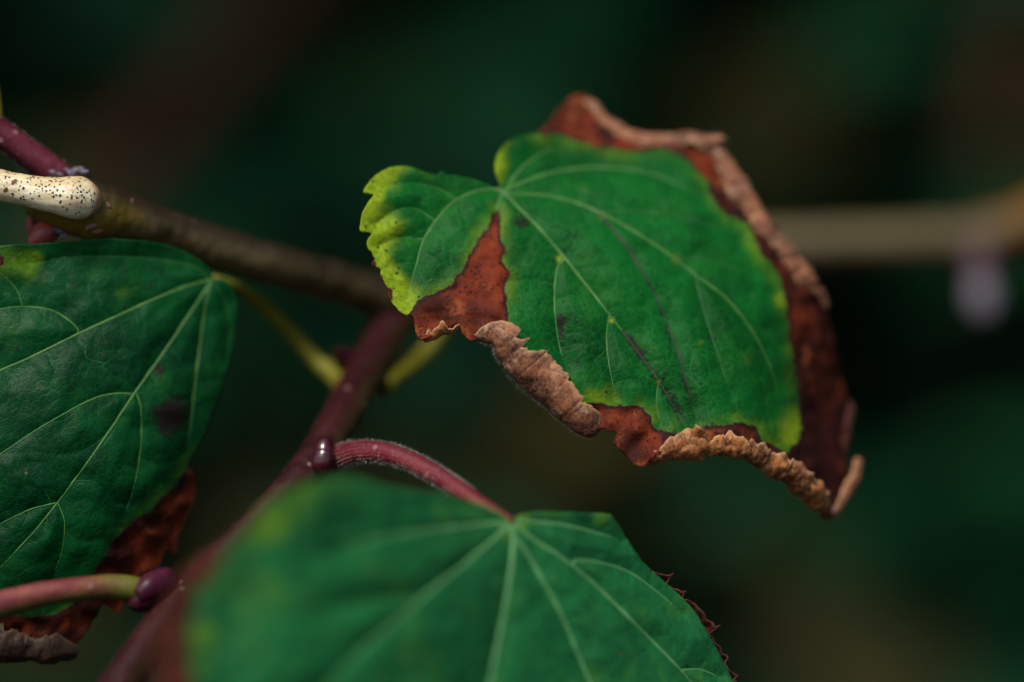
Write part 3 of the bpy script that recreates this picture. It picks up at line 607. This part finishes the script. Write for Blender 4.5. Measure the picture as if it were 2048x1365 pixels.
leafM, depM = leaf(main_outline, main_ctrl, main_veins, main_browns, M['leaf_main'], step=3.0,
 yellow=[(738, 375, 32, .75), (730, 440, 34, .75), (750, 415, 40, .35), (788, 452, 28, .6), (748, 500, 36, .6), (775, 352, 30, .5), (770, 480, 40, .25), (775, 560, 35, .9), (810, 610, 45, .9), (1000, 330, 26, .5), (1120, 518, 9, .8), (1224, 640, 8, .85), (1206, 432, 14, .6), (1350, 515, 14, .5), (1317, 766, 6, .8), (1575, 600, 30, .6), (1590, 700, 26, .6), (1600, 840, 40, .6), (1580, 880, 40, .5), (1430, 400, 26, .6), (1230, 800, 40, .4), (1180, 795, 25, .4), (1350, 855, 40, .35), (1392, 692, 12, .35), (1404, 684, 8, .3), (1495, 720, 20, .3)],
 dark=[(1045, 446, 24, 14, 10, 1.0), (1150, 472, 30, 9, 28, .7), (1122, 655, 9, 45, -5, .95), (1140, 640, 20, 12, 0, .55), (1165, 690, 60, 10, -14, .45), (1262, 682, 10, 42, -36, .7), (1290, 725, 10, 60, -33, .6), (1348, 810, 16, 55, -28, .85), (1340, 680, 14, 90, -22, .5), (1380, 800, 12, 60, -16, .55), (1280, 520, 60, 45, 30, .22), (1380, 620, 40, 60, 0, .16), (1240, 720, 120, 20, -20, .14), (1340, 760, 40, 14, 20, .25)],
 edge_yellow=[(740, 420, 110, 1.1), (790, 590, 70, .9), (1000, 320, 50, .45)], scorch_shade=[(1670, 620, 60, .9), (1690, 720, 40, .8), (1640, 820, 70, .75), (1690, 830, 60, .9), (1630, 900, 90, .95), (1650, 980, 80, .95), (1480, 400, 60, .8), (1430, 400, 40, .8), (1210, 270, 40, .7), (1225, 830, 16, .6), (1340, 878, 26, .95), (1545, 500, 40, .8)], thinveins=main_thin, bulge=1.0, label='broad green leaf with a rust-brown wedge and rolled-up dead margins')
RA, VA, CA, DA = roll('curled_margin', rimA, leafM, M['rim'], out=1, a0=-120, a1=128, seed=1.1, jag=26, tooth=52, lump=.18, seam=.05, plate=140, skew=.8, open_=.35, thin=.95, lf=300)
RB, VB, CB, DB = roll('curled_margin', rimB, leafM, M['rim_warm'], out=1, a0=-110, a1=100, seed=2.4, jag=55, plate=40, open_=.5, tooth=26, lump=.35)
RC, VC, CC, DC = roll('curled_margin', rimC, leafM, M['rim_warm'], out=1, a0=-120, a1=125, seed=3.7, jag=40, lump=.5, open_=.4, plate=52, seam=.2, lf=620, tooth=30)
RD, VD, CD, DD = roll('curled_margin', rimD, leafM, M['rim'], out=-1, a0=-120, a1=140, seed=4.9, jag=28, lump=.40, plate=70, seam=.18, thin=.8)
RE, VE, CE, DE = roll('curled_margin', rimE, leafM, M['rim'], out=1, a0=-120, a1=120, seed=6.1, jag=30, lump=.3)
# torn flap sticking out of the top roll, lifted flap on the lower roll
def flap(pts, parent, mat, curl=.6):
    P = np.array(pts, float); V = []; F = []; n = 10; m = 8
    for i in range(n + 1):
        u = i / n
        for j in range(m + 1):
            v = j / m; a = (1 - u) * P[0] + u * P[1]; b = (1 - u) * P[3] + u * P[2]; p = (1 - v) * a + v * b
            p = p + np.array([0, 0, -curl * math.sin(math.pi * v) * (.4 + .6 * u)])
            p[:2] += np.array([mnoise.noise(Vector((u * 3, v * 3, P[0][0]))), mnoise.noise(Vector((u * 3 + 9, v * 3, P[0][1])))]) * 4 * u
            V.append(p)
    V = np.array(V); W = pt(V[:, 0], V[:, 1], V[:, 2])
    for i in range(n):
        for j in range(m): F.append((i * (m + 1) + j, i * (m + 1) + j + 1, (i + 1) * (m + 1) + j + 1, (i + 1) * (m + 1) + j))
    return build('torn_flap', W, F, mat, parent, {'edge': np.repeat(np.linspace(0, 1, n + 1), m + 1)}, thick=.00015)
flap([(1380, 272, 20), (1440, 268, 20.5), (1458, 284, 20.5), (1400, 312, 20)], leafM, M['rim'], 1.2)
flap([(1372, 880, -.6), (1390, 850, -1.4), (1410, 862, -1.2), (1425, 885, -.8)], leafM, M['rim_warm'], .9)
flap([(1690, 905, 17), (1682, 880, 17), (1702, 800, 19), (1712, 820, 19)], leafM, M['rim_red'], .8)
def edge_hairs(V, D, parent, n, mat, j0, j1, **kw):
    i = np.random.randint(0, V.shape[0], n); j = np.random.randint(j0, j1, n); hairs(V[i, j], D[i, j], parent, mat, **kw)
edge_hairs(VA, DA, RA, 350, M['hair_brown'], 4, 25, lo=.15, hi=.5, wid=.010)
edge_hairs(VA, DA, RA, 700, M['hair'], 6, 13, lo=.4, hi=.9, wid=.010)
edge_hairs(VC, DC, RC, 350, M['hair_brown'], 5, 25, lo=.15, hi=.5, wid=.010)
edge_hairs(VB, DB, RB, 350, M['hair_brown'], 5, 25, lo=.15, hi=.5, wid=.010)
tube('petiole', [(1006, 384, 10.5, 13), (990, 420, 15, 14), (960, 520, 22, 15), (918, 620, 34, 15), (882, 672, 38, 16), (830, 722, 36, 18), (770, 770, 27, 22)], M['pet_yel'], leafM, step=3, seg=14)

# ---- leaf at the olive stem
left_outline = [(428, 556), (415, 535), (385, 512), (345, 494), (290, 483), (220, 478), (150, 482), (80, 488), (0, 492), (-110, 515), (-220, 600), (-280, 760), (-260, 950), (-190, 1120), (-90, 1240), (-10, 1300), (60, 1318), (140, 1320), (142, 1298), (160, 1278), (185, 1245), (205, 1212), (222, 1218), (240, 1226), (246, 1208), (262, 1168), (300, 1142), (318, 1132), (330, 1102), (352, 1104), (358, 1068), (376, 1030), (390, 1000), (388, 960), (378, 930), (392, 900), (420, 845), (448, 765), (466, 690), (476, 625), (470, 585), (452, 562)]
left_ctrl = [(425, 558, 11), (345, 498, 9.5), (220, 480, 5), (80, 488, 4), (0, 494, 3.5), (-200, 600, 2), (-280, 800, 0), (470, 590, 12), (474, 640, 13), (445, 760, 13), (395, 890, 10), (330, 640, 8), (300, 720, 6), (350, 800, 6.5), (200, 700, 3.5), (100, 600, 4.5), (50, 800, .5), (200, 900, 2), (300, 950, 4), (100, 1000, 0), (-100, 900, -1), (200, 1080, 2.8), (0, 1150, 0.5), (100, 1150, 1.5), (380, 960, 11), (385, 1000, 12.5), (300, 1100, 9.5), (240, 1210, 9), (140, 1300, 7), (40, 1310, 5.5), (-150, 1150, 1)]
left_veins = [
 dict(p=[(425, 560), (385, 570), (330, 590), (250, 626), (150, 672), (60, 716), (0, 742), (-120, 800)], r=(6, 3.2)),
 dict(p=[(158, 668), (150, 652), (105, 622), (45, 614), (-10, 622), (-90, 650)][1:], r=(3.2, 1.8)),
 dict(p=[(45, 614), (33, 580), (5, 550), (-30, 535)], r=(2, 1)),
 dict(p=[(424, 564), (398, 600), (370, 642), (330, 702), (270, 786), (200, 890), (115, 1006), (58, 1075), (0, 1135), (-40, 1175)], r=(6, 2)),
 dict(p=[(268, 787), (230, 788), (180, 801), (90, 850), (20, 896), (-60, 950)], r=(3.4, 1.8)),
 dict(p=[(270, 786), (282, 822), (281, 900), (266, 980), (248, 1032)], r=(3, 1.2)),
 dict(p=[(115, 1006), (62, 1019), (0, 1048), (-60, 1080)], r=(2.6, 1.4)),
 dict(p=[(115, 1006), (129, 1045), (124, 1100), (104, 1162)], r=(2.6, 1.2)),
 dict(p=[(425, 566), (411, 610), (401, 680), (391, 760), (381, 850), (372, 905)], r=(5, 1.6)),
 dict(p=[(420, 552), (390, 536), (340, 524), (250, 515), (150, 515), (60, 526)], r=(4, 1.6), m='vein_dim'),
 dict(p=[(432, 566), (452, 610), (458, 660), (452, 720)], r=(3.4, 1.4), m='vein_dim'),
]
left_thin = [[(200, 605), (190, 580), (180, 572), (135, 568)], [(155, 680), (170, 700), (178, 712)], [(170, 700), (180, 720), (260, 735), (300, 750)], [(95, 705), (110, 745), (100, 770), (110, 800)], [(215, 870), (170, 900), (110, 910), (60, 900)], [(150, 962), (190, 965), (230, 1000), (262, 1010)], [(105, 1010), (80, 960), (60, 930)], [(60, 1022), (40, 1060), (0, 1085)], [(128, 1060), (150, 1080), (200, 1080)], [(240, 830), (262, 850), (278, 860)], [(340, 690), (360, 720), (393, 740)], [(300, 745), (330, 790), (360, 800), (388, 795)], [(280, 915), (310, 930), (350, 920)], [(95, 1030), (85, 1070), (40, 1095)]]
left_browns = [[(386, 922), (352, 972), (306, 1012), (262, 1050), (222, 1092), (186, 1150), (168, 1190), (110, 1225), (40, 1232), (-120, 1200), (-260, 1200), (-200, 1400), (200, 1400), (500, 1150), (420, 930)],
 [(-2, 508), (8, 515), (10, 528), (-6, 536), (-20, 520)]]
leafL, depL = leaf(left_outline, left_ctrl, left_veins, left_browns, M['leaf_left'], step=3.4,
 yellow=[(10, 520, 40, .75), (55, 515, 26, .6), (75, 515, 14, .5), (60, 545, 24, .4), (20, 640, 60, .2), (245, 590, 25, .3), (470, 650, 30, .3), (450, 760, 40, .25), (390, 880, 40, .2)],
 dark=[(342, 832, 36, 52, 20, 1.15), (318, 742, 12, 18, 0, 1.0), (300, 915, 30, 20, 0, .3), (80, 1040, 50, 30, -50, .28), (300, 820, 18, 14, 0, .35), (60, 1130, 50, 20, -55, .3), (110, 905, 40, 14, 0, .3), (230, 975, 40, 25, 0, .2)],
 scorch_shade=[(360, 960, 40, .7), (300, 1020, 50, .8), (230, 1110, 60, .8), (180, 1200, 60, .85), (100, 1250, 60, .7), (330, 1080, 50, .5)], thinveins=left_thin, bulge=.8, label='dark blue-green leaf under the olive stem with browned lower edge')
RF, VF, CF, DF = roll('curled_margin', [(-130, 1262, 2.5, 14), (-60, 1278, 2.5, 26), (0, 1288, 3, 32), (50, 1296, 3.4, 32), (100, 1300, 4, 28), (135, 1305, 5, 20), (146, 1308, 6, 10)], leafL, M['rim_dark'], out=1, a0=-120, a1=135, seed=8.2, jag=30, lump=.3)
tube('petiole', [(425, 560, 15, 12), (455, 568, 17, 11), (490, 585, 21, 12), (540, 625, 25, 13), (590, 675, 28, 14), (630, 720, 29, 16), (665, 748, 28, 20), (690, 770, 26, 24)], M['pet_yel'], leafL, step=3, seg=14)

# ---- front leaf
front_outline = [(1020, 1046), (1004, 1030), (965, 1012), (900, 992), (845, 985), (770, 972), (700, 954), (640, 962), (570, 985), (510, 1032), (465, 1085), (425, 1108), (375, 1140), (345, 1185), (322, 1250), (305, 1330), (300, 1450), (360, 1600), (560, 1740), (860, 1800), (1180, 1760), (1420, 1640), (1500, 1500), (1475, 1385), (1432, 1295), (1385, 1218), (1330, 1165), (1290, 1128), (1255, 1080), (1230, 1040), (1216, 1028), (1150, 1026), (1090, 1024), (1050, 1028), (1030, 1036)]
front_ctrl = [(1020, 1046, -14), (1216, 1028, -7), (1130, 1080, -11), (1310, 1150, -3), (1432, 1295, -.8), (1475, 1385, -.5), (1500, 1500, -1), (845, 985, -21), (700, 956, -33), (560, 990, -41), (465, 1085, -44), (345, 1185, -47), (302, 1365, -48), (700, 1150, -37), (1000, 1200, -19), (990, 1330, -21), (850, 1250, -30), (1150, 1250, -13), (1280, 1300, -8), (600, 1365, -44), (300, 1450, -49), (860, 1800, -33), (1420, 1640, -8), (560, 1740, -45), (900, 1050, -22)]
front_veins = [
 dict(p=[(1016, 1052), (985, 1050), (930, 1055), (830, 1066), (740, 1082), (640, 1112)], r=(10, 4)),
 dict(p=[(1014, 1058), (985, 1082), (920, 1136), (850, 1192), (780, 1252), (700, 1322), (640, 1385)], r=(10, 5)),
 dict(p=[(1022, 1052), (1025, 1080), (1020, 1140), (1006, 1230), (990, 1310), (968, 1420), (930, 1560)], r=(11, 6)),
 dict(p=[(1030, 1066), (1052, 1108), (1086, 1166), (1122, 1232), (1152, 1302), (1182, 1372), (1230, 1480)], r=(10, 5)),
 dict(p=[(1034, 1056), (1062, 1078), (1112, 1110), (1170, 1154), (1232, 1212), (1292, 1272), (1352, 1332), (1410, 1395)], r=(9, 4.5)),
 dict(p=[(1152, 1122), (1205, 1128), (1262, 1148), (1318, 1188), (1366, 1228)], r=(6, 2.5)),
 dict(p=[(1362, 1340), (1400, 1340), (1440, 1356)], r=(4, 2)),
 dict(p=[(1036, 1044), (1080, 1046), (1130, 1052), (1190, 1066), (1244, 1082)], r=(8, 3)),
 dict(p=[(1010, 1044), (970, 1026), (920, 1010)], r=(6, 3), m='vein_dim'),
 dict(p=[(850, 1192), (760, 1196), (660, 1216)], r=(5, 3), m='vein_dim'),
]
front_browns = [[(520, 1000), (478, 1080), (452, 1098), (430, 1150), (400, 1172), (384, 1225), (376, 1290), (386, 1380), (400, 1500), (300, 1700), (200, 1600), (200, 1100), (440, 980)]]
leafF, depF = leaf(front_outline, front_ctrl, front_veins, front_browns, M['leaf_front'], step=4.5,
 yellow=[(520, 1060, 40, .8), (560, 1030, 45, .5), (405, 1270, 30, .8), (400, 1330, 30, .6), (410, 1200, 30, .4), (1100, 1028, 50, .4), (1200, 1032, 26, .6), (1016, 1060, 22, .8), (1042, 1040, 18, .9), (620, 985, 60, .5), (560, 1190, 60, .2)],
 dark=[(820, 1010, 60, 22, 10, .3), (560, 1100, 40, 30, 0, .2), (430, 1260, 30, 30, 0, .2), (1260, 1345, 14, 14, 0, .4)], bulge=1.3, jag=(1.5, 9), veinmat='vein_front', label='large soft-focus green leaf hanging from the red petiole, brown at one edge')
# brown serrated margin bent under the edge
def fringe(path, parent, mat, width, seed):
    P = resample(spline(path, 10), 2.0); n = len(P); T = np.gradient(P[:, :2], axis=0); T /= np.linalg.norm(T, axis=1)[:, None]; Nn = np.stack([-T[:, 1], T[:, 0]], 1) * -1
    V = []; F = []; m = 7
    for i in range(n):
        ph = i * 2 / 62 + .8 * mnoise.noise(Vector((i * .03, seed, 0))); fr = ph % 1; k_ = .5 + 1.4 * abs(mnoise.noise(Vector((math.floor(ph) * 2.37 + .4, seed, 8.4))))
        w_ = width * P[i, 3] * k_ * (.1 + .9 * fr ** .8 + (.35 if .8 < fr < .9 else 0)) * (1 if fr < .9 else (1 - fr) / .1) + 4.0 * mnoise.noise(Vector((i * .16, seed, 1)))
        for j in range(m):
            v = j / (m - 1); o = Nn[i] * (w_ * v - 10 * (1 - v)) - T[i] * 6 * v; V.append((P[i, 0] + o[0], P[i, 1] + o[1], P[i, 2] + 1.2 - 1.6 * v * v + .5 * mnoise.noise(Vector((i * .08, v * 2, seed)))))
    V = np.array(V); W = pt(V[:, 0], V[:, 1], V[:, 2])
    F = [(i * m + j, i * m + j + 1, (i + 1) * m + j + 1, (i + 1) * m + j) for i in range(n - 1) for j in range(m - 1)]
    return build('withered_margin', W, F, mat, parent, {'edge': np.tile(np.linspace(0, .9, m), n)}, thick=.00018)
fringe([(1296, 1138, -2.5, .2), (1330, 1168, -1.8, 1), (1384, 1220, -.8, 1.1), (1420, 1276, -.2, .9), (1446, 1325, 0, .8), (1476, 1388, 0, .8), (1496, 1460, 0, .4)], leafF, M['rim_red'], 26, 2.2)
pf = [(662, 925, 9, 25), (690, 910, 5.5, 24), (730, 903, 1.5, 22), (780, 908, -1, 21), (840, 932, -3, 20), (900, 968, -6, 19), (960, 1008, -10, 17), (1000, 1034, -13, 15), (1022, 1050, -14.5, 13)]
pF = tube('petiole', pf, M['pet_red'], leafF, step=3, seg=22, lump=.05)
stem_hairs(pf, leafF, 3000, M['hair'], 0.05, .75, lo=.2, hi=.6, wid=.011)

# ---- petiole of a leaf that lies beyond the frame
pp = [(292, 1186, -6, 24), (262, 1178, -6.5, 26), (215, 1174, -7, 25), (150, 1180, -8, 24), (80, 1190, -9, 25), (0, 1210, -10, 27), (-90, 1240, -12, 28), (-240, 1310, -14, 28), (-420, 1420, -18, 28)]
po = tube('petiole', pp[::-1], M['pet_pink'], branch, step=3, seg=22, lump=.05); po['label'] = 'pink petiole turning yellow-green at the purple bud'
